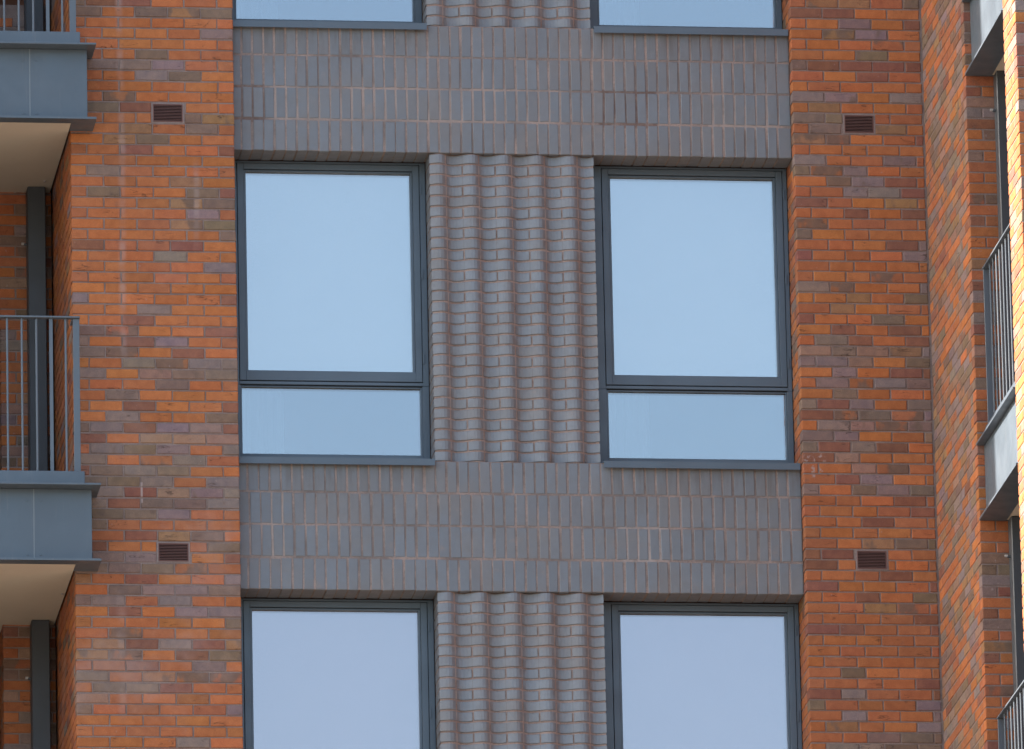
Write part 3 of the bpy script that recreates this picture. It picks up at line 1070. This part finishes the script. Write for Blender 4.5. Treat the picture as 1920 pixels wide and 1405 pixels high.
def make_pipe(label, x0, x1, y0, y1, z0, z1, clip_side, group, clips):
    t = thing("square_downpipe", label, "downpipe", ((x0 + x1) / 2, y1, z0), group)
    hw = (x1 - x0) / 2
    part("pipe", MB().box(-hw, hw, y0 - y1, -0.004, 0, z1 - z0), M['post'], t, 0.006)
    for zc in clips:
        mb = MB()
        mb.box(clip_side * hw - 0.022 if clip_side < 0 else hw - 0.004, clip_side * hw + 0.004 if clip_side < 0 else hw + 0.022, (y0 - y1) * 0.5 - 0.01, (y0 - y1) * 0.5 + 0.010, zc - z0 - 0.008, zc - z0 + 0.008)
        o = part("clip", mb, M['post'], t, 0.003)
        hd = MB()
        def idm(u, d, z):
            return (u, d, z)
        tube(hd, lambda u, d, z: (z, d, u), zc - z0 + 0.004, (y0 - y1) * 0.5, clip_side * (hw + 0.018), clip_side * (hw + 0.038), 0.009)
        o = part("screw_head", hd, M['screw'], o)
        fix_normals(o)
    return t


def make_wing_door(label, z0, z1):
    t = thing("balcony_door", label, "door", (4.22, -2.42, z0), "glazed doors behind the right balconies")
    h = z1 - z0
    fr = MB()
    for (a, b_) in ((-0.72, -0.64), (-0.04, 0.04), (0.64, 0.715)):
        fr.box(0, 0.07, a, b_, 0, h)
    for (a, b_) in ((-0.64, -0.04), (0.04, 0.64)):
        fr.box(0, 0.07, a, b_, 0, 0.12).box(0, 0.07, a, b_, h - 0.09, h)
    part("frame", fr, M['frame'], t, 0.002)
    part("pane", MB().box(0.03, 0.05, -0.64, -0.04, 0.12, h - 0.09), M['glass_dark'], t)
    part("pane", MB().box(0.03, 0.05, 0.04, 0.64, 0.12, h - 0.09), M['glass_dark'], t)
    part("handle", MB().box(-0.05, -0.03, -0.012, 0.012, 1.0, 1.14).box(-0.03, 0, -0.010, 0.010, 1.02, 1.04), M['screw'], t, 0.002)


M['glass_dark'] = paint_material("dark_glass", (0.020, 0.026, 0.034), 0.08, 0.6, 0.05)
for s, lb in ((0, "dark glazed door glimpsed through the middle right balcony railing"), (-1, "dark glazed door behind the lower right balcony railing")):
    make_wing_door(lb, ZS - STOREY + 0.52 + s * STOREY, ZS - 0.02 + s * STOREY)
gl = "charcoal square downpipes in the left recess"
for s, lb in ((1, "charcoal downpipe behind the upper left balcony railing"), (0, "charcoal downpipe rising behind the lower left balcony railing"), (-1, "charcoal downpipe under the lower left balcony")):
    zf = ZS - STOREY + 0.52 + s * STOREY
    zc = zf if s >= 0 else 18.0
    make_pipe(lb, -3.222, -3.098, 1.36, RB, zc, ZS + 0.002 + s * STOREY, -1, gl, [22.50 + s * STOREY])
gr_ = "charcoal square downpipes in the right recess"
YB = -1.69
for s, lb in ((1, "charcoal downpipe behind the top right balcony"), (0, "charcoal downpipe between the two upper right balconies"), (-1, "charcoal downpipe between the two lower right balconies")):
    zf = ZS - STOREY + 0.52 + s * STOREY
    make_pipe(lb, 3.008, 3.14, YB - 0.13, YB - 0.001, zf, ZS - 0.011 + s * STOREY, -1, gr_, [22.62 + s * STOREY])

# ------------------------------------------------------------------ wing on the right
WX = 2.82
wall = small_wall("wing_pier", "shaded brick pier of the right wing, seen edge-on beside the right balconies", WX, 3.62, YB, 61, lambda z: 0.33, None)
lm = MB()


def strip_grey(z, y):
    a = 0.50 + 0.30 * math.exp(-((z - 20.9) / 0.75) ** 2) + 0.25 * math.exp(-((z - 22.6) / 0.35) ** 2)
    return a


side_bricks(lm, WX + 0.0005, YB + 0.102, -0.003, -1, 62, 0.3, origin=(WX, YB, ZLO), greyz=strip_grey)
o = part("side_bricks", lm, M['brick_many'], wall); o["kind"] = "stuff"
part("side_mortar", MB().box(0.0050, 0.105, 0.1205, -YB - 0.002, 0, ZHI - ZLO + 0.1), M['mortar'], wall)

YE = -3.65
end = small_wall("sunlit_pier", "sunlit brick end pier of the right wing, at the photo's right edge", WX, 3.40, YE, 71, lambda z: 0.2, None)
lm = MB()
side_bricks(lm, WX + 0.0005, YE + 0.102, -3.185, -1, 72, 0.3, origin=(WX, YE, ZLO))
o = part("side_bricks", lm, M['brick_many'], end); o["kind"] = "stuff"
part("side_mortar", MB().box(0.0050, 0.105, 0.1205, 0.464, 0, ZHI - ZLO + 0.1), M['mortar'], end)

settle_panes()
